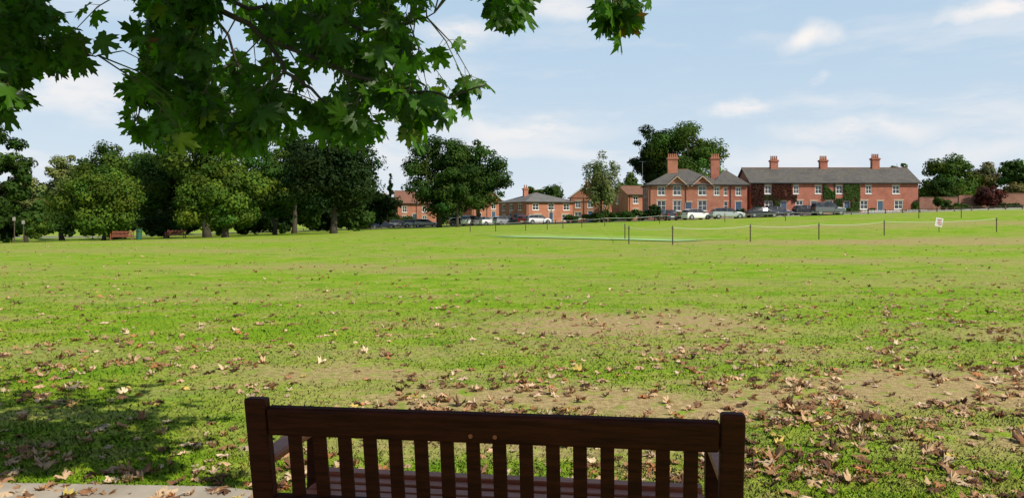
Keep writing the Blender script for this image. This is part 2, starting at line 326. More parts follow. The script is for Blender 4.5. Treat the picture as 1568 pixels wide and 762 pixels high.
# ------------------------------------------------------------ trees
def tree(name,u,Y,vtop,wpx,colr,cb=.18,seed=0,n=13000,leaf=.34,K=60,shape='round',trunk=None,bush=False,depth=.9):
    r=np.random.default_rng(seed+100)
    x0=bx(u,Y); z0=tzf(x0,Y); H=bz(vtop,Y)-z0; R=wpx/2/F*Y
    par=new_empty(name,(x0,Y,z0))
    hz=H*(1-cb)/2; zc=H*(1+cb)/2
    d=r.normal(size=(K,3)); d/=np.linalg.norm(d,axis=1,keepdims=True); rad=r.random(K)**.42*.80*(.86+.28*r.random(K))
    C=d*rad[:,None]
    if shape=='cone':
        t=r.random(K)**1.2; ang=r.random(K)*6.283; rr=(1-t)*(.35+.6*r.random(K)); C=np.stack([np.cos(ang)*rr,np.sin(ang)*rr,t*2-1],1)*.95
    if shape=='dome':
        C[:,2]=np.where(C[:,2]<-.3,-.3-.5*r.random(K)*.9,C[:,2])
        C[:,:2]*=np.where(C[:,2]<0,1.12,1.0)[:,None]
    C[:,0]*=R;C[:,1]*=R*depth;C[:,2]*=hz
    rc=(.12+.19*r.random(K)**1.3)*R
    if shape=='cone': rc=(.12+.28*(1-t))*R
    ends=C+np.array([0,0,zc])
    tb=MB(); tr=trunk or max(.16,H*.022)
    if not bush:
        th=H*(cb+.45*(1-cb)); jx,jy=r.normal(size=2)*.03*H
        tp=[(0,0,-.4),(0.02*H*r.normal()*.5,0,H*.06),(jx*.4,jy*.4,th*.5),(jx,jy,th),(jx*1.3,jy*1.2,H*.88)]
        tb.tube(tp,[tr*1.5,tr*1.08,tr*.85,tr*.6,tr*.1],9)
        for i in r.choice(K,min(K,18),replace=False):
            e=Vector(ends[i]); s=Vector(tp[2]).lerp(Vector(tp[3]),r.random()); mid=s.lerp(e,.5)+Vector((0,0,.06*H*r.random()))
            tb.tube([s,mid,e],[tr*.42,tr*.26,tr*.06],6)
        tb.obj('trunk_and_limbs',M_bark,par,smooth=True)
    w_=rc**2/(rc**2).sum(); k=r.choice(K,n,p=w_)
    dd=r.normal(size=(n,3)); dd/=np.linalg.norm(dd,axis=1,keepdims=True)
    fl=.72
    rad_=(.40+.72*r.random(n)**.8)
    P=ends[k]+dd*(rc[k]*rad_)[:,None]*np.array([1.08,1.08,fl])
    if shape=='birch':
        P[:,2]-=(r.random(n)**2)*R*.5
    ns=dd*1.1+r.normal(size=(n,3))*.40+np.array([0,0,.35])+C[k]/R*.5; ns/=np.linalg.norm(ns,axis=1,keepdims=True)
    t1=np.cross(ns,r.normal(size=(n,3))); t1/=np.linalg.norm(t1,axis=1,keepdims=True); t2=np.cross(ns,t1)
    s=leaf*(.55+.8*r.random(n)); s1=(t1*s[:,None]*.5); s2=(t2*(s*(.3+.25*r.random(n)))[:,None])
    Q=np.stack([P-s1,P+s2+s1*.15+ns*s[:,None]*.08,P+s1*1.1,P-s2-s1*.1+ns*s[:,None]*.08],1)
    Q[:,:,2]=np.maximum(Q[:,:,2],.05)
    cf=(.66+.66*r.random(K))[k]*(.82+.36*r.random(n))
    hue=(r.normal(size=K)*.07)[k]+r.normal(size=n)*.04
    cl=np.array(colr)[None]*cf[:,None]; cl[:,0]*=(1+hue*1.8); cl[:,2]*=(1-hue)
    cl=np.repeat(np.clip(cl,0.002,1)[:,None,:],4,1)
    mesh_obj('foliage',Q.reshape(-1,3),np.arange(n*4).reshape(n,4),M_leafT,colors=cl.reshape(-1,3),parent=par)
    return par
G_l=(.078,.135,.016); G_m=(.058,.105,.015); G_d=(.036,.072,.012); G_y=(.17,.19,.055); G_dd=(.018,.037,.009); G_br=(.13,.115,.04)
tree('lime_tree',-10,70,180,125,G_d,.05,1,14000,.3)
tree('lime_tree',-130,75,150,180,G_m,.1,2,9000,.4)
tree('young_ash_tree',40,120,243,64,G_y,.05,3,5000,.35)
tree('ash_tree',96,130,219,88,(.14,.17,.05),.08,4,13000,.35,K=55)
tree('oak_tree',158,86,244,150,G_l,.04,5,24000,.26,K=120,shape='dome')
tree('poplar_tree',178,125,206,134,G_m,.1,6,16000,.4,K=80)
tree('oak_tree',255,105,205,150,G_d,.06,7,17000,.36)
tree('plane_tree',318,94,118,215,G_m,.20,8,24000,.34,K=75,trunk=.42)
tree('oak_tree',345,82,238,146,G_l,.07,9,24000,.26,K=120,shape='dome',trunk=.32)
tree('oak_tree',420,100,222,100,G_m,.12,10,14000,.33)
tree('horse_chestnut_tree',510,92,180,184,G_dd,.08,11,27000,.3,K=105,trunk=.36)
tree('horse_chestnut_tree',450,112,195,120,G_d,.08,12,14000,.38)
tree('conifer_tree',598,165,262,26,G_dd,.02,13,4500,.3,K=40,shape='cone')
tree('oak_tree',672,128,200,118,G_d,.05,14,20000,.36,K=85)
tree('oak_tree',731,138,199,118,G_d,.05,15,20000,.38,K=85)
tree('small_oak_tree',700,126,240,94,G_d,.05,35,10000,.34)
tree('silver_birch_tree',922,119,219,74,(.12,.15,.05),.08,16,9500,.24,K=50,shape='birch',trunk=.15)
tree('large_oak_tree',998,168,178,84,G_dd,.05,17,16000,.42,K=60)
tree('large_oak_tree',1054,165,170,128,G_m,.08,18,25000,.42,K=85)
tree('small_oak_tree',840,185,276,60,G_d,.02,19,5000,.5)
tree('small_oak_tree',812,190,280,40,G_m,.02,20,3500,.5)
tree('small_oak_tree',965,150,262,54,G_m,.02,21,4500,.45)
tree('small_oak_tree',1375,150,240,40,G_m,.02,22,3000,.4)
tree('garden_tree',1452,142,234,96,G_m,.05,23,11000,.38)
tree('garden_tree',1505,146,249,66,G_br,.05,24,7000,.38)
tree('garden_tree',1555,138,234,68,G_d,.05,25,8000,.38)
tree('garden_tree',1620,136,222,110,G_m,.05,26,8000,.4)
tree('copper_beech_tree',1516,119.5,283,48,(.085,.028,.022),.0,27,4500,.28)
tree('garden_shrub',1441,126,264,60,G_d,.0,28,6000,.28,bush=True)
tree('garden_shrub',1478,129,276,54,G_l,.0,29,5000,.28,bush=True)
tree('garden_shrub',1558,126,276,60,G_br,.0,30,5000,.28,bush=True)
# front gardens
for i,(u,Yd,vt,w,c) in enumerate([(1000,111,309,40,G_dd),(968,113,318,44,G_d),(935,118,322,40,G_d),(905,122,325,34,G_m),(875,130,328,30,G_d),(1160,120,314,22,G_dd),(1222,120.5,315,16,G_m),(1246,120.5,312,14,G_d),(1300,120.5,317,16,G_d),(1402,121,308,16,G_m),(1135,114.8,317,18,G_d),(1335,120.5,318,14,G_d),(620,158,330,50,G_d),(560,150,330,50,G_dd),(60,100,325,60,G_m),(240,98,322,70,G_dd),(1040,113,322,14,G_m),(1440,119,300,34,G_d),(1470,118.5,312,34,G_m),(1545,118,312,40,G_d)]):
    tree('garden_hedge' ,u,Yd,vt,w,c,0,60+i,2600,.22,K=26,bush=True,depth=.5)
# distant woodland mass
def wood(name,items,seed):
    r=np.random.default_rng(seed); Qs=[];Cs=[]
    for (u,Yd,vt,w,c) in items:
        x0=bx(u,Yd); z0=tzf(x0,Yd); H=bz(vt,Yd)-z0; R=w/2/F*Yd; K=28; n=3800
        C=r.normal(size=(K,3)); C/=np.linalg.norm(C,axis=1,keepdims=True); C*=(r.random(K)**.45*.8)[:,None]
        C=C*np.array([R,R*.7,H*.5])+np.array([x0,Yd,z0+H*.5]); k=r.integers(0,K,n)
        dd=r.normal(size=(n,3)); dd/=np.linalg.norm(dd,axis=1,keepdims=True)
        P=C[k]+dd*(R*.27*(.5+.5*r.random(n)))[:,None]
        ns=dd+r.normal(size=(n,3))*.5; ns/=np.linalg.norm(ns,axis=1,keepdims=True)
        t1=np.cross(ns,r.normal(size=(n,3))); t1/=np.linalg.norm(t1,axis=1,keepdims=True); t2=np.cross(ns,t1); s=.6*(.6+.7*r.random(n))[:,None]
        Q=np.stack([P-t1*s*.5,P+t2*s*.4,P+t1*s*.5,P-t2*s*.4],1); Q[:,:,2]=np.maximum(Q[:,:,2],z0+.05)
        cc=np.array(c)[None]*((.7+.6*r.random(K))[k]*(.8+.4*r.random(n)))[:,None]
        Qs.append(Q.reshape(-1,3)); Cs.append(np.repeat(cc,4,0))
    V=np.vstack(Qs); mesh_obj(name,V,np.arange(len(V)).reshape(-1,4),M_leafT,colors=np.vstack(Cs))
it=[]
for i,u in enumerate(range(-420,600,40)):
    t_=[258,244,250,262,240][i%5]+(26 if u>540 else 0)+(18 if u<80 else 0)
    it.append((u,135+(i*37%23),t_,88,[G_d,G_dd,G_m,G_dd][i%4]))
for i,u in enumerate(range(-300,560,40)): it.append((u,112+(i*13%9),[302,294,308][i%3],72,[G_dd,G_d][i%2]))
for i,u in enumerate(range(620,1160,48)): it.append((u,235,[313,306,309][i%3],90,[G_d,G_dd,G_m][i%3]))
for i,u in enumerate(range(1420,2000,50)): it.append((u,190,[288,278,292][i%3],95,[G_d,G_m][i%2]))
wood('distant_trees',it,5)
# ------------------------------------------------------------ houses
def house(name,x,y,yaw,w,d,eh,rh,roof='gable',front=(),right=(),left=(),chim=(),mb=M_brick,mr=M_slate,gables=(),door=(.05,.09,.16),base=None):
    z0=tzf(x,y) if base is None else base
    par=new_empty(name,(x,y,z0),yaw)
    W=MB();G=MB();Fm=MB();D=MB();S=MB()
    def wall(L,H,ops,f):
        xs_=sorted({0,L,*[o[0]-o[2]/2 for o in ops],*[o[0]+o[2]/2 for o in ops]}); zs_=sorted({-.5,H,*[o[1] for o in ops],*[o[1]+o[3] for o in ops]})
        for i in range(len(xs_)-1):
            for j in range(len(zs_)-1):
                cx=(xs_[i]+xs_[i+1])/2; cz=(zs_[j]+zs_[j+1])/2
                if any(abs(cx-o[0])<o[2]/2 and o[1]<cz<o[1]+o[3] for o in ops): continue
                W.quad([f(xs_[i],0,zs_[j]),f(xs_[i+1],0,zs_[j]),f(xs_[i+1],0,zs_[j+1]),f(xs_[i],0,zs_[j+1])])
        for o in ops:
            a,b,c,e=o[0]-o[2]/2,o[0]+o[2]/2,o[1],o[1]+o[3]; dp=.14
            for p,q in(((a,c),(b,c)),((b,c),(b,e)),((b,e),(a,e)),((a,e),(a,c))):
                W.quad([f(p[0],0,p[1]),f(q[0],0,q[1]),f(q[0],dp,q[1]),f(p[0],dp,p[1])])
            def bar(x1,x2,z1,z2,d1,d2,B):
                v=[f(x_,d_,z_) for x_ in(x1,x2) for d_ in(d1,d2) for z_ in(z1,z2)]; b0=len(B.v); B.v+=v
                for fc in((0,1,3,2),(4,6,7,5),(0,4,5,1),(2,3,7,6),(0,2,6,4),(1,5,7,3)): B.f.append(tuple(b0+i for i in fc)); B.m.append(0)
            bar(a-.12,b+.12,e+.002,e+.2,-.02,.05,S)
            if o[4]=='win':
                G.quad([f(a,.13,c),f(b,.13,c),f(b,.13,e),f(a,.13,e)])
                t=.085
                bar(a,a+t,c,e,.04,.12,Fm);bar(b-t,b,c,e,.04,.12,Fm);bar(a+t,b-t,e-t,e,.04,.12,Fm);bar(a+t,b-t,c,c+t,.04,.12,Fm)
                bar((a+b)/2-.03,(a+b)/2+.03,c+t,e-t,.05,.11,Fm); bar(a+t,(a+b)/2-.03,(c+e)/2-.025,(c+e)/2+.025,.055,.11,Fm); bar((a+b)/2+.03,b-t,(c+e)/2-.025,(c+e)/2+.025,.055,.11,Fm)
                bar(a-.08,b+.08,c-.1,c-.003,-.06,.04,Fm)
            else:
                bar(a,a+.07,c,e,.04,.13,Fm);bar(b-.07,b,c,e,.04,.13,Fm);bar(a+.07,b-.07,e-.07,e,.04,.13,Fm)
                bar(a+.07,b-.07,c,e-.07,.08,.13,D)
    wall(w,eh,front,lambda a,b,c:(a,b,c))
    wall(d,eh,right,lambda a,b,c:(w-b,a,c))
    wall(d,eh,left,lambda a,b,c:(b,d-a,c))
    wall(w,eh,(),lambda a,b,c:(w-a,d-b,c))
    Rf=MB(); o=.32; th=.13
    def slab(p):
        p=[Vector(q) for q in p]; nn=(p[1]-p[0]).cross(p[2]-p[0]).normalized()
        if nn.z<0: nn=-nn
        lo=p; hi=[q+nn*th for q in p]; b0=len(Rf.v); Rf.v+=[tuple(q) for q in lo+hi]; k=len(p)
        Rf.f.append(tuple(b0+i for i in range(k))); Rf.f.append(tuple(b0+k+i for i in range(k))); Rf.m+=[0,0]
        for i in range(k): Rf.f.append((b0+i,b0+(i+1)%k,b0+k+(i+1)%k,b0+k+i)); Rf.m.append(0)
    sl=rh/(d/2); zo=eh-sl*o
    if roof=='gable':
        slab([(-o,-o,zo),(w+o,-o,zo),(w+o,d/2,eh+rh),(-o,d/2,eh+rh)]); slab([(w+o,d+o,zo),(-o,d+o,zo),(-o,d/2,eh+rh),(w+o,d/2,eh+rh)])
        for X_ in(0,w): W.quad([(X_,0,eh),(X_,d,eh),(X_,d/2,eh+rh)])
        Rf.box((w/2,d/2,eh+rh+th+.03),(w+2*o,.25,.12),1)
    elif roof=='gablex':
        s2=rh/(w/2); z2=eh-s2*o
        slab([(-o,-o,z2),(-o,d+o,z2),(w/2,d+o,eh+rh),(w/2,-o,eh+rh)]); slab([(w+o,-o,z2),(w+o,d+o,z2),(w/2,d+o,eh+rh),(w/2,-o,eh+rh)])
        for Y_ in(0,d): W.quad([(0,Y_,eh),(w,Y_,eh),(w/2,Y_,eh+rh)])
        for sx_ in(-1,1):
            A=Vector((w/2+sx_*(w/2+o),-o-.02,z2)); B=Vector((w/2,-o-.02,eh+rh)); mid=(A+B)/2; ang=math.atan2(B.z-A.z,B.x-A.x)
            Fm.box(mid,((B-A).length,.05,.12),R=Matrix.Rotation(-ang,3,'Y'))
    else:
        hx=min(d/2,w/2-.3)
        slab([(-o,-o,zo),(w+o,-o,zo),(w-hx,d/2,eh+rh),(hx,d/2,eh+rh)]); slab([(w+o,d+o,zo),(-o,d+o,zo),(hx,d/2,eh+rh),(w-hx,d/2,eh+rh)])
        slab([(-o,d+o,zo),(-o,-o,zo),(hx,d/2,eh+rh)]); slab([(w+o,-o,zo),(w+o,d+o,zo),(w-hx,d/2,eh+rh)])
        Rf.box((w/2,d/2,eh+rh+th),(w-2*hx,.25,.12),1)
    for gx,gw,gh in gables:
        y2=d*.45
        W.quad([(gx-gw/2,-.02,eh-.2),(gx+gw/2,-.02,eh-.2),(gx,-.02,eh+gh)])
        slab([(gx-gw/2-.25,-.35,eh-.3),(gx,-.35,eh+gh),(gx,y2,eh+gh),(gx-gw/2-.25,y2*.5,eh-.3)]); slab([(gx+gw/2+.25,-.35,eh-.3),(gx,-.35,eh+gh),(gx,y2,eh+gh),(gx+gw/2+.25,y2*.5,eh-.3)])
        for sx_ in(-1,1):
            A=Vector((gx+sx_*(gw/2+.25),-.38,eh-.32)); B=Vector((gx,-.38,eh+gh-.02)); mid=(A+B)/2; ang=math.atan2(B.z-A.z,B.x-A.x)
            S.box(mid,((B-A).length,.05,.13),R=Matrix.Rotation(-ang,3,'Y'))
    Gt=MB(); Gt.tube([(-o,-o-.06,zo+.02),(w+o,-o-.06,zo+.02)],.07,6); Gt.tube([(w*.5,-.08,zo),(w*.5,-.08,-.2)],.045,6); Gt.tube([(.25,-.08,zo),(.25,-.08,-.2)],.045,6)
    Ch=MB(); Pt=MB()
    for cx,cy,top,cw,cd,np_ in chim:
        zb=eh; zt=top
        Ch.box((cx,cy,(zb+zt-.5)/2),(cw,cd,zt-.5-zb)); Ch.box((cx,cy,zt-.44),(cw+.14,cd+.14,.12)); Ch.box((cx,cy,zt-.30),(cw+.26,cd+.26,.16)); Ch.box((cx,cy,zt-.19),(cw+.1,cd+.1,.06))
        for i in range(np_):
            px_=cx-cw/2+cw*(i+.5)/np_; Pt.tube([(px_,cy,zt-.16),(px_,cy,zt+.12),(px_,cy,zt+.4),(px_,cy,zt+.47)],[.15,.12,.10,.14],8)
    W.obj('walls',mb,par);Rf.obj('roof',[mr,M_tile],par);Fm.obj('window_frames',M_white,par);G.obj('window_glass',M_glass,par)
    Dm=simple('door_paint',door,.5,.15,3); D.obj('doors',Dm,par);S.obj('lintels',M_stone,par);Gt.obj('gutters_and_downpipes',M_dark,par)
    Ch.obj('chimneys',mb,par);Pt.obj('chimney_pots',M_pot,par)
    return par
def aerial(name,x,y,z,h=2.0):
    a=MB(); a.tube([(0,0,0),(0,0,h)],.025,5); a.tube([(-.55,0,h),(.55,0,h)],.018,5)
    for i in range(6): a.tube([(-.5+i*.2,-.25,h),(-.5+i*.2,.25,h)],.01,4)
    o=a.obj(name,M_metal); o.location=(x,y,z); return o
win=lambda x,z,w=1.0,h=1.25:(x,z,w,h,'win')
door=lambda x:(x,0.02,.95,2.05,'door')
# terrace
tx,ty=bx(1150,122),122.0; tb0=2.25
house('terraced_brick_houses',tx,ty,0.0,25.6,8.0,4.95,2.3,'gable',
  front=[win(2.6,3.2),win(6.9,3.2,.8),win(10.3,3.2),win(13.5,3.2),win(18.0,3.2,.9),win(22.2,3.2,1.1),win(2.7,.85,1.2,1.3),door(5.0),win(7.4,.85,1.1,1.3),door(9.6),win(12.0,.85,1.1,1.3),door(14.7),win(17.3,.85,1.2,1.3),door(19.8),win(22.6,.85,1.3,1.3)],
  right=[win(4,3.2)],left=[win(4,3.2)],chim=[(4.8,4,8.8,1.15,.75,4),(12.6,4,8.8,1.15,.75,4),(20.8,4,9.1,1.15,.75,4)],base=tb0)
# villa
vy=118
house('brick_villa',bx(994,vy),vy+.6,math.radians(-4),11.0,9.0,4.75,2.35,'hip',
  front=[win(1.9,3.1,1.1,1.3),win(4.2,3.1,1.2,1.4),win(7.9,3.1,1.2,1.4),win(1.9,.8,1.3,1.5),door(5.9),win(4.2,.8,1.2,1.5),win(7.9,.8,1.3,1.5),win(10,3.1,.8,1.2)],
  left=[win(3,3.0),win(6.3,3.0),win(3,.8),win(6.3,.8)],gables=[(4.2,2.8,1.15),(7.9,2.8,1.15)],chim=[(4.0,3.6,9.1,1.5,.8,5)],base=2.0,mb=M_brick2)
house('brick_cottage',bx(1098,vy),vy+1.8,math.radians(-4),4.9,8.0,4.7,2.1,'hip',
  front=[win(1.5,3.0,1.0,1.2),win(3.6,3.0,.8,1.2),win(1.5,.8,1.1,1.3),door(3.6)],right=[win(3,3.0)],chim=[(.7,3.2,9.1,1.25,.8,4)],base=2.1)
# centre houses
house('brick_house',bx(806,150),146,math.radians(24),10.0,13.0,4.0,1.75,'hip',mr=M_slate2,
  front=[win(1.8,2.5,1.3,1.1),win(5,2.5,1.3,1.1),win(8.2,2.5,1.3,1.1),win(2.2,.5,1.5,1.2),door(5),win(8,.5,1.5,1.2)],
  left=[win(2.3,2.5,1.5,1.1),win(6,2.5,1.5,1.1),win(10,2.5,1.5,1.1),win(2.5,.4,1.6,1.3),door(5.5),win(10,.4,1.6,1.3)],chim=[(3,7,6.9,.9,.6,2)],mb=M_brick2,base=.75)
house('brick_house',bx(872,150),150,math.radians(-12),5.5,9,4.6,2.0,'gablex',front=[win(1.6,2.7),win(3.9,2.7),win(1.6,.6,1.3),door(3.9)],left=[win(3,2.6),win(6,2.6)],mb=M_brick2,mr=M_tile,base=1.0,chim=[(2.7,5,7.4,.8,.6,2)])
house('brick_house',bx(884,172),170,math.radians(-14),7.0,9,5.4,3.0,'gablex',front=[win(1.8,3.3),win(5,3.3),win(1.8,.6,1.3),door(5)],mb=M_brick2,mr=M_tile,base=1.3,chim=[(1.2,5,8.6,.8,.6,2)])
house('brick_house',bx(908,160),158,math.radians(8),7.5,8,4.6,1.9,'gable',front=[win(1.8,2.7),win(5.6,2.7),win(1.8,.6),door(4),win(5.8,.6)],mr=M_slate2,base=1.0,chim=[(6.6,4,7.4,.8,.6,2)])
house('brick_house',bx(962,140),140,math.radians(14),5.6,8,4.6,1.5,'gable',front=[win(1.4,3.0),win(4.2,3.0),win(1.4,.8),door(3.9)],mr=M_tile,mb=M_brick2,base=1.3,left=[win(3,3)])
house('brick_house',bx(566,172),172,math.radians(10),6.4,8,4.3,2.4,'gablex',front=[win(1.7,2.6),win(4.6,2.6),win(1.7,.5),door(4.6)],mr=M_tile,mb=M_brick2,base=.6,chim=[(1,4,7.2,.8,.6,2)])
house('brick_house',bx(607,168),168,math.radians(10),8.4,8,4.4,2.5,'gable',front=[win(1.7,2.4),win(5.9,2.4),win(1.7,.4),door(3.8),win(5.9,.4)],mr=M_tile,mb=M_brick2,base=.6,chim=[(7.4,4,7.7,.8,.6,2)],gables=[(5.9,2.6,1.6)])
house('brick_house',bx(722,168),170,math.radians(18),6.6,8,4.6,2.9,'gablex',front=[win(1.7,2.6),win(4.8,2.6),win(1.7,.5),door(4.8)],mr=M_tile,mb=M_brick2,base=1.1)
for u,Yd,z in((860,150,7.4),(992,122,9.5),(640,170,7)): aerial('tv_aerial',bx(u,Yd),Yd+5,z-1.2,2.4)
# garden wall right
gw=MB(); wy=121.5; x1=bx(1409,wy)
for i in range(8):
    L_=6.0; xa=x1+i*L_; zt=tzf(xa,wy)+2.1+.10*i
    gw.box((xa+L_/2,wy,zt/2),(L_-.004,.34,zt)); gw.box((xa+L_/2,wy,zt+.05),(L_,.42,.1),1)
    gw.box((xa,wy-.06,zt/2+.03),(.5,.44,zt+.06))
gw.obj('garden_wall',[M_wall,M_tile])
# white picket fence & gate by terrace
pf=MB(); z_=2.1
for s,e in((15.8,21.5),(22.6,25.5)):
    q=s
    while q<e: pf.box((tx+q,119.3,z_+.45),(.07,.03,.8)); q+=.22
    for zz in(.3,.65): pf.box((tx+(s+e)/2,119.34,z_+zz),(e-s,.04,.08))
pf.obj('white_picket_fence',M_white)
def creeper(name,boxes,seed,n=5500):
    r=np.random.default_rng(seed); Qs=[];Cs=[]
    for (xa,xb_,za,zb,c) in boxes:
        m=int(n*(xb_-xa)*(zb-za)/12); x=xa+(xb_-xa)*r.random(m); z=za+(zb-za)*r.random(m)
        kp=vnoise(x+9,z+9,.8,seed)>.26; x=x[kp];z=z[kp];m=len(x)
        P=np.stack([tx+x,ty-.08-.22*r.random(m),tb0+z],1); ns=r.normal(size=(m,3))*.45+np.array([0.1,-1,.3]); ns/=np.linalg.norm(ns,axis=1,keepdims=True)
        t1=np.cross(ns,r.normal(size=(m,3))); t1/=np.linalg.norm(t1,axis=1,keepdims=True); t2=np.cross(ns,t1); s=.11*(.6+.7*r.random(m))[:,None]
        Qs.append(np.stack([P-t1*s,P+t2*s,P+t1*s,P-t2*s],1).reshape(-1,3)); Cs.append(np.repeat(np.array(c)[None]*(.6+.8*r.random((m,1))),4,0))
    V=np.vstack(Qs); mesh_obj(name,V,np.arange(len(V)).reshape(-1,4),M_leafT,colors=np.vstack(Cs))
creeper('virginia_creeper',[(0.1,1.9,0,4.8,(.055,.022,.016)),(3.3,6.2,2.3,4.8,(.07,.025,.016)),(1.9,3.3,2.2,3.0,(.05,.05,.02)),(3.4,4.4,0,2.5,(.05,.06,.02)),(6.2,6.9,2.0,3.0,(.06,.03,.02))],3)
creeper('climbing_ivy',[(11.1,12.8,2.4,4.7,(.04,.08,.015)),(14.2,16.6,2.2,4.6,(.055,.095,.02)),(15.4,16.5,0,2.2,(.05,.09,.02)),(12.7,13.9,0,2.4,(.04,.07,.02))],4)
# ------------------------------------------------------------ cars
M_rear=simple('rear_light',(.4,.02,.02),.3)
def car(x,y,yaw,c,kind='hatch',name='parked_car'):
    par=new_empty(name,(x,y,tzf(x,y)+.03),math.radians(yaw))
    if kind=='suv': st=[(-2.2,.75,.75,.78),(-2.15,1.1,1.12,.86),(-2.0,1.12,1.62,.88),(-1.6,1.12,1.78,.9),(-.2,1.1,1.8,.9),(.5,1.08,1.72,.9),(1.05,1.06,1.1,.9),(1.9,1.0,1.02,.88),(2.2,.75,.76,.8)]
    elif kind=='saloon': st=[(-2.3,.6,.6,.74),(-2.25,.9,.92,.82),(-1.6,.97,1.0,.86),(-.95,.97,1.38,.87),(-.2,.95,1.43,.88),(.45,.93,1.38,.88),(1.15,.92,.95,.87),(1.95,.8,.82,.84),(2.25,.6,.61,.76)]
    elif kind=='estate': st=[(-2.3,.6,.6,.74),(-2.25,.95,.97,.82),(-2.0,.97,1.3,.86),(-1.6,.97,1.46,.87),(-.2,.95,1.48,.88),(.45,.93,1.42,.88),(1.15,.92,.95,.87),(1.95,.8,.82,.84),(2.25,.6,.61,.76)]
    else: st=[(-1.98,.6,.6,.72),(-1.93,.95,.98,.8),(-1.75,.98,1.32,.83),(-1.35,.97,1.46,.85),(-.2,.95,1.5,.86),(.4,.93,1.43,.86),(1.1,.92,.95,.85),(1.75,.8,.82,.82),(1.98,.6,.61,.74)]
    zb=.22 if kind!='suv' else .32
    B=MB(); rows=[]
    for (X_,be,to,hw) in st:
        rf=hw*.78 if to-be>.2 else hw*.9
        rows.append([(X_,hw*.93,zb),(X_,hw,zb+.22),(X_,hw,be),(X_,rf,to),(X_,rf*.5,to+.02),(X_,-rf*.5,to+.02),(X_,-rf,to),(X_,-hw,be),(X_,-hw,zb+.22),(X_,-hw*.93,zb)])
    b0=len(B.v)
    for r_ in rows: B.v+=r_
    for i in range(len(st)-1):
        g=(st[i][2]-st[i][1]>.2) or (st[i+1][2]-st[i+1][1]>.2); slope=abs(st[i][2]-st[i+1][2])>.25 
        for k in range(10):
            k2=(k+1)%10; m=0
            if k in(2,6) and g: m=1
            if k in(3,4,5) and slope and g: m=1
            B.f.append((b0+i*10+k,b0+i*10+k2,b0+(i+1)*10+k2,b0+(i+1)*10+k)); B.m.append(m)
    B.f.append(tuple(b0+k for k in range(10))); B.m.append(0); e=b0+(len(st)-1)*10; B.f.append(tuple(e+k for k in range(10))[::-1]); B.m.append(0)
    pm,nt,bs,_=mat('car_paint'); n_=noise(nt,objco(nt),2,2); lk(nt,mixc(nt,math_(nt,'MULTIPLY',n_,.2),c,tuple(x*.7 for x in c)),bs.inputs['Base Color']); bs.inputs['Roughness'].default_value=.25; bs.inputs['Coat Weight'].default_value=.6; bs.inputs['Metallic'].default_value=.0 if max(c)>.7 or max(c)<.08 else .4
    o=B.obj('body',[pm,M_glass],par,bevel=.03)
    T=MB(); L=st[-1][0]; wr=.31 if kind!='suv' else .37
    for X_ in(-L*.66,L*.66):
        for s in(-1,1):
            hw=.84
            T.tube([(X_,s*(hw-.18),wr),(X_,s*(hw+.035),wr)],wr,18,0); T.tube([(X_,s*(hw+.03),wr),(X_,s*(hw+.045),wr)],wr*.62,12,1)
            T.tube([(X_,s*(hw-.1),wr+.02),(X_,s*(hw+.022),wr+.02)],wr+.07,18,2)
    T.obj('wheels',[M_tyre,M_hub,M_dark],par)
    P=MB()
    for s in(-1,1):
        P.box((L-.1,s*.58,.68 if kind!='suv' else .88),(.16,.28,.13),0); P.box((-L+.05,s*.62,.8 if kind!='suv' else 1.0),(.14,.2,.2),1); P.box((.75,s*.97,.98),(.1,.16,.12),2)
        for X_ in(-.3,): P.box((X_,s*.79,1.2 if kind!='suv' else 1.4),(.09,.03,.5),2,R=Matrix.Rotation(s*.32,3,'X'))
    P.box((L+.0,0,.42),(.06,.52,.12),0);P.box((L-.02,0,.6),(.06,.7,.12),2); P.box((-L,0,.5),(.06,.52,.12),0)
    P.obj('lights_and_trim',[M_white,M_rear,M_dark],par)
for (u,Yd,yaw,c,k) in [(566,152,20,(.05,.06,.10),'hatch'),(586,150,10,(.03,.04,.09),'estate'),(612,151,12,(.25,.26,.28),'hatch'),(634,148,10,(.45,.47,.5),'hatch'),(652,146,8,(.35,.37,.4),'estate'),(722,140,60,(.78,.79,.79),'suv'),(738,139,70,(.4,.42,.45),'hatch'),(754,138,25,(.78,.78,.78),'saloon'),(775,136,30,(.45,.47,.5),'estate'),(797,136,75,(.02,.02,.025),'suv'),(806,134,65,(.3,.05,.04),'hatch'),(825,132,15,(.82,.82,.82),'hatch'),
   (1022,114,100,(.03,.03,.04),'hatch'),(1066,111,22,(.82,.82,.82),'hatch'),(1114,110.7,2,(.5,.53,.56),'estate'),(1166,112,10,(.02,.022,.03),'saloon'),(1190,114.5,5,(.06,.07,.12),'hatch'),(1236,115.5,4,(.05,.05,.06),'hatch'),(1268,111.5,3,(.16,.17,.18),'suv'),(704,145,10,(.05,.05,.06),'hatch')]:
    car(bx(u,Yd),Yd,yaw,c,k)
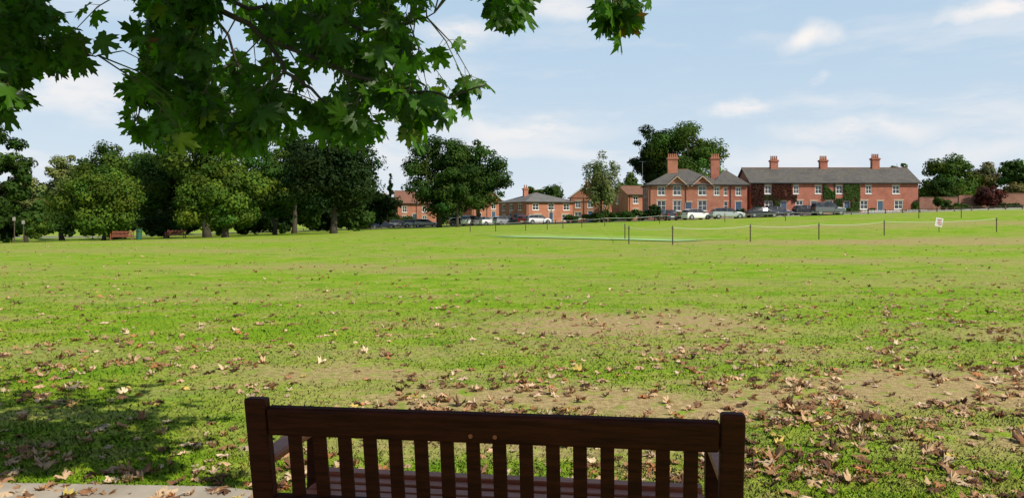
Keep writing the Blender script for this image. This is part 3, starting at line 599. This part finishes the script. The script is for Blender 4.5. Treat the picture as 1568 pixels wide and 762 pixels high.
# ------------------------------------------------------------ stakes with rope
stk=[(957,52),(963,45.5),(1030,44.5),(1149,47.5),(1254,49.5),(1354,54),(1526,57)]
def stake(x,y,h=1.05,r=.035):
    s=MB(); s.tube([(0,0,-.1),(0,0,h-.06),(0,0,h)],[r,r,r*.5],8); s.box((0,0,h*.86),(r*2.6,r*2.6,.06)); o=s.obj('boundary_stake',M_post,smooth=False); o.location=(x,y,tzf(x,y)); return (x,y,tzf(x,y)+h*.9)
tops=[stake(bx(u,Y_),Y_) for u,Y_ in stk]
back=[stake(bx(u,Y_),Y_,1.0,.04) for u,Y_ in[(720,78),(759,76),(805,77),(838,80),(862,82),(891,86),(926,88),(1407,84),(1472,82),(1203,88),(1110,90),(1010,92)]]
rope_m=simple('white_rope',(.62,.68,.60),.7,.1,10)
def rope(name,pts,sag=.14,r=.014):
    q=MB(); P=[]
    for i in range(len(pts)-1):
        a=Vector(pts[i]);b=Vector(pts[i+1])
        for j in range(10):
            t=j/10; p=a.lerp(b,t); p.z-=sag*4*t*(1-t); P.append(p)
    P.append(Vector(pts[-1])); q.tube(P,r,5); q.obj(name,rope_m)
rope('boundary_rope',tops,.12,.009); rope('boundary_rope',back[:7],.12,.009)
rope('boundary_rope',[back[6],back[11],back[10],back[9],back[7],back[8],(bx(1640,80),80,tzf(bx(1640,80),80)+.9)],.12,.014)
rope('boundary_rope',[back[6],tops[0],tops[1]],.1,.009)
# low post and rail fence along road
lf=MB(); Pf=offs(RC,-6.0)[2:]
for i in range(len(Pf)-1):
    L_=math.dist(Pf[i],Pf[i+1]); k=int(L_/2.2)
    for j in range(k):
        t=j/k; x=Pf[i][0]*(1-t)+Pf[i+1][0]*t; y=Pf[i][1]*(1-t)+Pf[i+1][1]*t; z=tzf(x,y); t2=(j+1)/k
        xn=Pf[i][0]*(1-t2)+Pf[i+1][0]*t2; yn=Pf[i][1]*(1-t2)+Pf[i+1][1]*t2
        lf.box((x,y,z+.28),(.14,.14,.62))
        lf.tube([(x,y,z+.45),(xn,yn,tzf(xn,yn)+.45)],.035,5)
lf.obj('post_and_rail_fence',M_post)
# sign on stake
sg=new_empty('warning_sign',(bx(1438,58),58,tzf(bx(1438,58),58)),math.radians(-8))
s=MB(); s.tube([(0,0.03,-.1),(.02,0.03,.95)],.025,6); s.obj('post',M_post,sg)
s=MB(); s.box((.0,0,.72),(.50,.02,.62),0,R=Matrix.Rotation(math.radians(12),3,'Y')); s.obj('board',M_white,sg)
s=MB()
for i in range(4): s.box((.03,-.014,.90-.12*i),(.34-.08*(i%2),.006,.06),0,R=Matrix.Rotation(math.radians(12),3,'Y'))
s.obj('lettering',simple('red_lettering',(.5,.03,.06),.6),sg)
# ------------------------------------------------------------ benches
def bench(name,loc,rz,L=1.755,m1=M_bench,m2=M_seat,ns=16):
    par=new_empty(name,loc,rz)
    hx=L/2
    def lean(z): return .10*(1-max(0,min(1,(z-.40)/.52)))
    for i,s in enumerate((-1,1)):
        q=MB(); prof=[(0,.11),(.40,.10),(.924,0.0)]
        w=.042; t=.028
        for z,y in prof:
            q.v+=[(s*hx-w,y-t,z),(s*hx+w,y-t,z),(s*hx+w,y+t,z),(s*hx-w,y+t,z)]
        for k in range(2):
            for a in range(4): q.f.append((k*4+a,k*4+(a+1)%4,k*4+4+(a+1)%4,k*4+4+a)); q.m.append(0)
        q.f+=[(3,2,1,0),(8,9,10,11)]; q.m+=[0,0]
        q.obj('back_post_%d'%(i+1),m1,par,bevel=.010)
        q=MB(); q.box((s*hx,.60,.325),(.07,.07,.65)); q.obj('front_leg_%d'%(i+1),m1,par,bevel=.006)
        q=MB(); q.box((s*hx,.37,.672),(.085,.60,.035)); q.obj('armrest_%d'%(i+1),m2,par,bevel=.010)
        q=MB(); q.box((s*hx,.355,.36),(.05,.42,.08)); q.box((s*hx,.355,.12),(.04,.42,.05)); q.obj('side_rail_%d'%(i+1),m1,par,bevel=.004)
    al=math.atan2(.10,.52); R=Matrix.Rotation(al,3,'X')
    q=MB(); q.box((0,lean(.838)-.003,.838),(L-.088,.046,.112),0,R=R); q.obj('top_rail',m1,par,bevel=.012)
    q=MB(); q.box((0,lean(.50),.50),(L-.088,.04,.07),0,R=R); q.obj('lower_rail',m1,par,bevel=.006)
    q=MB(); sp=(L-.084)/ (ns+1)
    for i in range(ns):
        x=-L/2+.042+sp*(i+1); zc=(.783+.535)/2; q.box((x,lean(zc),zc),(.050,.02,.248),0,R=R)
    q.obj('back_slats',m1,par,bevel=.003)
    q=MB()
    for i in range(6):
        q.box((0,.16+i*.083,.445+.012*abs(i-2.5)/2.5+.008*(i>4)),(L-.10,.068,.024))
    q.obj('seat_slats',m2,par,bevel=.005)
    q=MB(); q.box((0,.585,.37),(L-.09,.03,.09)); q.box((0,.36,.40),(.05,.40,.05)); q.obj('seat_frame',m1,par,bevel=.004)
    q=MB()
    for x in(-.052,.038): 
        y=lean(.80)-.028; q.tube([(x,y,.81),(x,y-.004,.81)],.008,10)
    q.obj('bolt_heads',m2,par)
    return par
bench('park_bench',(-.099,2.90-.0,0),math.radians(-7.9))
for u,Yd,rz in((189,80,5),(271,88,0)): bench('park_bench',(bx(u,Yd),Yd,tzf(bx(u,Yd),Yd)),math.radians(180+rz),2.0,M_bench2,M_bench2,14)
lb=MB(); lb.tube([(0,0,0),(0,0,.05),(0,0,.8),(0,0,.82),(0,0,.98),(0,0,1.08)],[.24,.27,.27,.30,.30,.14],16); lb.box((0,-.29,.9),(.28,.03,.1),1)
o=lb.obj('litter_bin',[simple('green_bin_paint',(.02,.10,.06),.5),M_dark]); o.location=(bx(213,80),80,tzf(bx(213,80),80))
for u,Yd,hh in((22,78,2.6),(36,80,2.3)):
    s=MB(); s.tube([(0,0,-.1),(0,0,hh)],.05,8); s.box((0,-.06,hh-.25),(.3,.02,.35),1); o=s.obj('wooden_signpost',[M_post,M_kerb]); o.location=(bx(u,Yd),Yd,tzf(bx(u,Yd),Yd))
drape('footpath',[(-75,84.5),(-50,87)],[(-75,82.5),(-50,85.2)],.03,M_path,2)
# ------------------------------------------------------------ overhanging maple
mt=new_empty('maple_tree',(0,0,0))
def P3(u,v,Yd): return Vector((bx(u,Yd),Yd,bz(v,Yd)))
tr=MB()
tr.tube([(-3.2,-4.2,-.3),(-3.2,-4.2,.3),(-3.15,-4.1,1.8),(-3.0,-4.0,3.6),(-2.7,-3.7,5.5),(-2.4,-3.6,8)],[.62,.46,.38,.34,.26,.12],14)
tr.obj('trunk',M_bark,mt,smooth=True)
br=MB(); hub=Vector((-3.0,-4.0,3.8))
mains=[
 [(60,-190,3.9),(200,-90,3.9),(300,-10,3.8),(400,55,3.8),(500,100,3.7),(600,135,3.6),(690,150,3.5),(745,130,3.4)],
 [(60,-190,3.9),(180,-60,4.1),(235,40,4.2),(235,120,4.2),(205,190,4.2)],
 [(200,-90,3.9),(330,20,4.4),(370,110,4.5),(360,190,4.5)],
 [(300,-10,3.8),(430,20,4.0),(520,40,4.0),(600,45,3.9),(665,20,3.8)],
 [(400,55,3.8),(440,110,3.7),(500,160,3.7),(530,215,3.7)],
 [(-60,-160,3.6),(-20,-40,3.6),(20,50,3.6),(60,90,3.6),(110,85,3.6),(150,85,3.6)],
 [(-60,-160,3.6),(-50,30,3.8),(-20,130,3.8),(0,200,3.8)],
 [(500,-150,3.4),(640,-80,3.3),(740,-20,3.3),(785,30,3.3)],
 [(640,-80,3.3),(820,-110,3.1),(920,-50,3.1),(955,20,3.1)],
 [(180,-60,4.1),(330,-40,4.6),(450,-30,4.6),(560,-20,4.5)]]
MP=[]
for i,mn in enumerate(mains):
    pts=[P3(*p) for p in mn]
    sub=[]
    for a,b in zip(pts,pts[1:]):
        for j in range(5): sub.append(a.lerp(b,j/5)+Vector(RNG.normal(size=3))*.008)
    sub.append(pts[-1]); r0=.020 if i in(0,) else .012
    br.tube(sub,list(np.linspace(r0,.003,len(sub))),7); MP+= [(p,i) for p in sub]
for st_ in(P3(60,-190,3.9),P3(-60,-160,3.6),P3(500,-150,3.4)):
    br.tube([hub,hub.lerp(st_,.35)+Vector((0,0,.9)),hub.lerp(st_,.7)+Vector((0,0,.7)),st_],[.12,.08,.045,.020],8)
MPn=np.array([tuple(p) for p,_ in MP])
def inpoly(x,y,poly):
    c=False;j=len(poly)-1
    for i in range(len(poly)):
        if (poly[i][1]>y)!=(poly[j][1]>y) and x<(poly[j][0]-poly[i][0])*(y-poly[i][1])/(poly[j][1]-poly[i][1])+poly[i][0]: c=not c
        j=i
    return c
polys=[([(225,-60),(225,20),(232,80),(205,130),(180,178),(200,200),(260,205),(330,205),(400,205),(440,180),(480,178),(515,205),(545,212),(560,180),(600,178),(640,190),(675,170),(715,140),(735,122),(715,115),(690,128),(650,110),(610,85),(610,60),(650,30),(655,-60)],170,(3.4,4.8)),
 ([(-80,-60),(95,-60),(100,20),(128,68),(130,82),(80,95),(50,120),(30,150),(5,190),(-80,215)],62,(3.3,4.2)),
 ([(745,-40),(795,-40),(800,10),(785,30),(762,20)],5,(3.2,3.4)),
 ([(920,-40),(975,-40),(975,5),(950,28),(930,12)],5,(3.05,3.2)),
 ([(150,-330),(900,-330),(820,-75),(180,-75)],80,(3.2,5.0)),
 ([(-400,-330),(150,-330),(90,-60),(-80,200),(-400,200)],60,(3.0,5.0))]
LP=[];LT=[];LN=[];LS=[]
tw=MB()
for poly,cnt,(ya,yb_) in polys:
    xsn=[p[0] for p in poly]; ysn=[p[1] for p in poly]; c=0; g=0
    while c<cnt and g<20000:
        g+=1
        u=random.uniform(min(xsn),max(xsn)); v=random.uniform(min(ysn),max(ysn))
        if not inpoly(u,v,poly): continue
        if vnoise(np.array([u+500.]),np.array([v+500.]),44.,12)[0]<.36 and v>-60 and u<740: continue
        c+=1; Yd=random.uniform(ya,yb_); e=P3(u,v,Yd)
        dist=np.linalg.norm(MPn-np.array(e)+np.array([0,0,-.12]),axis=1); s_=Vector(MPn[dist.argmin()])
        mid=s_.lerp(e,.5)+Vector((0,0,.04))
        tw.tube([s_,mid,e],[.004,.003,.0016],5,cap=False)
        ax=(e-s_); ax=ax.normalized() if ax.length>.02 else Vector((0,0,-1))
        for q in range(random.randint(5,8)):
            t=random.choice([1,1,.85,.6,.45]); p=mid.lerp(e,t) if t>.5 else s_.lerp(mid,t*2)
            dr=Vector(RNG.normal(size=3)); dr=(dr.normalized()*.75+ax*.4+Vector((0,0,-.35))).normalized(); pl=random.uniform(.03,.08)
            q1=p+dr*pl; tw.tube([p,q1],[.0015,.0011],4,cap=False)
            td=(dr*.75+Vector((0,0,-.6))+Vector(RNG.normal(size=3))*.35)
            LP.append(q1);LT.append(td);LN.append(Vector(RNG.normal(size=3))*.8+Vector((0.25,-.25,.8)));LS.append(random.uniform(.075,.13))
def canopy(cx,cy,cz,rx,ry,rz,cnt):
    c0=Vector((cx,cy,cz)); br.tube([hub,hub.lerp(c0,.5)+Vector((0,0,.8)),c0,c0+Vector((rx*.8,0,.1))],[.11,.07,.04,.012],8)
    for i in range(cnt):
        d=RNG.normal(size=3); d/=np.linalg.norm(d); d*=RNG.random()**.33
        p=Vector((cx+d[0]*rx,cy+d[1]*ry,cz+d[2]*rz)); LP.append(p);LT.append(Vector(RNG.normal(size=3))+Vector((0,0,-.5)));LN.append(Vector(RNG.normal(size=3))*.5+Vector((0,0,1)));LS.append(random.uniform(.12,.19))
canopy(4.0,-.35,5.1,2.3,1.05,.6,2600)  # unseen leaf mass, added toward the sun to shade the bench
canopy(.35,2.1,4.75,1.35,.62,.4,900)  # unseen leaf mass, added to deepen the shadow on the left foreground
canopy(-1.5,-3.5,6.3,4.0,3.0,1.6,2000)
br.obj('branches',M_bark,mt,smooth=True); tw.obj('twigs',simple('twig_bark',(.10,.09,.04),.8),mt)
n=len(LP); cg=np.array([(.040,.094,.009)])*(.5+.95*RNG.random((n,1))); yl_=RNG.random(n)<.03; cg[yl_]=np.array([.12,.16,.02]); rd_=RNG.random(n)<.004; cg[rd_]=np.array([.13,.06,.015])
leaves('leaves',np.array([tuple(p) for p in LP]),np.array([tuple(p) for p in LT]),np.array([tuple(p) for p in LN]),np.array(LS),cg,M_leafM,.25+.5*RNG.random(n),mt)
# ------------------------------------------------------------ sky and sun
S=Vector((.68,-.55,.75)).normalized()
el=math.asin(S.z); az=math.atan2(S.x,S.y)
w=bpy.data.worlds.new('World'); scene.world=w; w.use_nodes=True; nt=w.node_tree; bg=nt.nodes['Background']
sky=N(nt,'ShaderNodeTexSky',sky_type='NISHITA'); sky.sun_disc=False; sky.sun_elevation=el; sky.sun_rotation=az; sky.air_density=1.0; sky.dust_density=1.0; sky.ozone_density=1.5
tc=N(nt,'ShaderNodeTexCoord').outputs['Generated']
sp=N(nt,'ShaderNodeSeparateXYZ'); lk(nt,tc,sp.inputs[0]); zz=sp.outputs[2]
hz=math_(nt,'POWER',2.718,math_(nt,'MULTIPLY',math_(nt,'MAXIMUM',zz,0.0),-6.5))
mid=math_(nt,'MULTIPLY',ramp(nt,zz,.60,.25),.85)
c=mixc(nt,mid,sky.outputs[0],(4.9,7.2,9.5))
c=mixc(nt,math_(nt,'MULTIPLY',hz,.95),c,(8.8,9.4,10.0))
n1=noise(nt,tc,3.2,6,.6,(1,1,5.0)); n2=noise(nt,tc,9,5,.62,(1,1,3.2))
low=math_(nt,'MULTIPLY',ramp(nt,n1,.48,.71),math_(nt,'MULTIPLY',ramp(nt,zz,.38,.08),.6))
wsub=N(nt,'ShaderNodeTexNoise'); wsub.inputs['Scale'].default_value=16; wsub.inputs['Detail'].default_value=5; lk(nt,tc,wsub.inputs['Vector'])
ws=N(nt,'ShaderNodeVectorMath',operation='SUBTRACT'); lk(nt,wsub.outputs['Color'],ws.inputs[0]); ws.inputs[1].default_value=(.5,.5,.5)
wm=N(nt,'ShaderNodeVectorMath',operation='MULTIPLY'); lk(nt,ws.outputs[0],wm.inputs[0]); wm.inputs[1].default_value=(.09,.09,.045)
wa=N(nt,'ShaderNodeVectorMath',operation='ADD'); lk(nt,tc,wa.inputs[0]); lk(nt,wm.outputs[0],wa.inputs[1])
tot=None
for u,v,su,sv,a in[(1245,62,48,22,1.),(1500,22,78,18,1.),(1140,167,55,15,.95),(1320,200,130,22,.8),(860,15,90,28,.75),(700,50,80,25,.8),(800,200,150,28,.8),(110,140,110,45,.8),(1230,245,160,22,.5),(1265,123,20,8,.5),(1490,230,100,22,.5),(600,230,120,50,.6)]:
    d=Vector(((u-U0)/F,1,(V0-v)/F)).normalized()
    s1=N(nt,'ShaderNodeVectorMath',operation='SUBTRACT'); lk(nt,wa.outputs[0],s1.inputs[0]); s1.inputs[1].default_value=d
    s2=N(nt,'ShaderNodeVectorMath',operation='MULTIPLY'); lk(nt,s1.outputs[0],s2.inputs[0]); s2.inputs[1].default_value=(F/su,F/su,F/sv)
    s3=N(nt,'ShaderNodeVectorMath',operation='LENGTH'); lk(nt,s2.outputs[0],s3.inputs[0])
    m=N(nt,'ShaderNodeMapRange',interpolation_type='SMOOTHSTEP'); lk(nt,s3.outputs['Value'],m.inputs[0]); m.inputs[1].default_value=1.3; m.inputs[2].default_value=.1; m.inputs[3].default_value=0; m.inputs[4].default_value=a
    tot=m.outputs[0] if tot is None else math_(nt,'MAXIMUM',tot,m.outputs[0])
cl=math_(nt,'MAXIMUM',low,math_(nt,'MULTIPLY',tot,ramp(nt,n2,.28,.55)))
c=mixc(nt,cl,c,(10.6,10.2,10.0))
lk(nt,c,bg.inputs[0]); bg.inputs[1].default_value=.09
sd=bpy.data.lights.new('sun','SUN'); sd.energy=5.0; sd.angle=math.radians(.5); sd.color=(1,.94,.83)
so=bpy.data.objects.new('sun',sd); so.rotation_euler=S.to_track_quat('Z','Y').to_euler(); so.location=(20,-20,30); col.objects.link(so)
cd=bpy.data.cameras.new('camera'); cd.lens=36*F/1568; cd.sensor_width=36; cd.shift_y=-46/1568; cd.clip_end=8000; cd.clip_start=.05
co_=bpy.data.objects.new('camera',cd); co_.location=(0,0,EYE); co_.rotation_euler=(math.pi/2,0,0); col.objects.link(co_); scene.camera=co_
scene.view_settings.view_transform='Standard'; scene.view_settings.look='None'; scene.view_settings.exposure=0
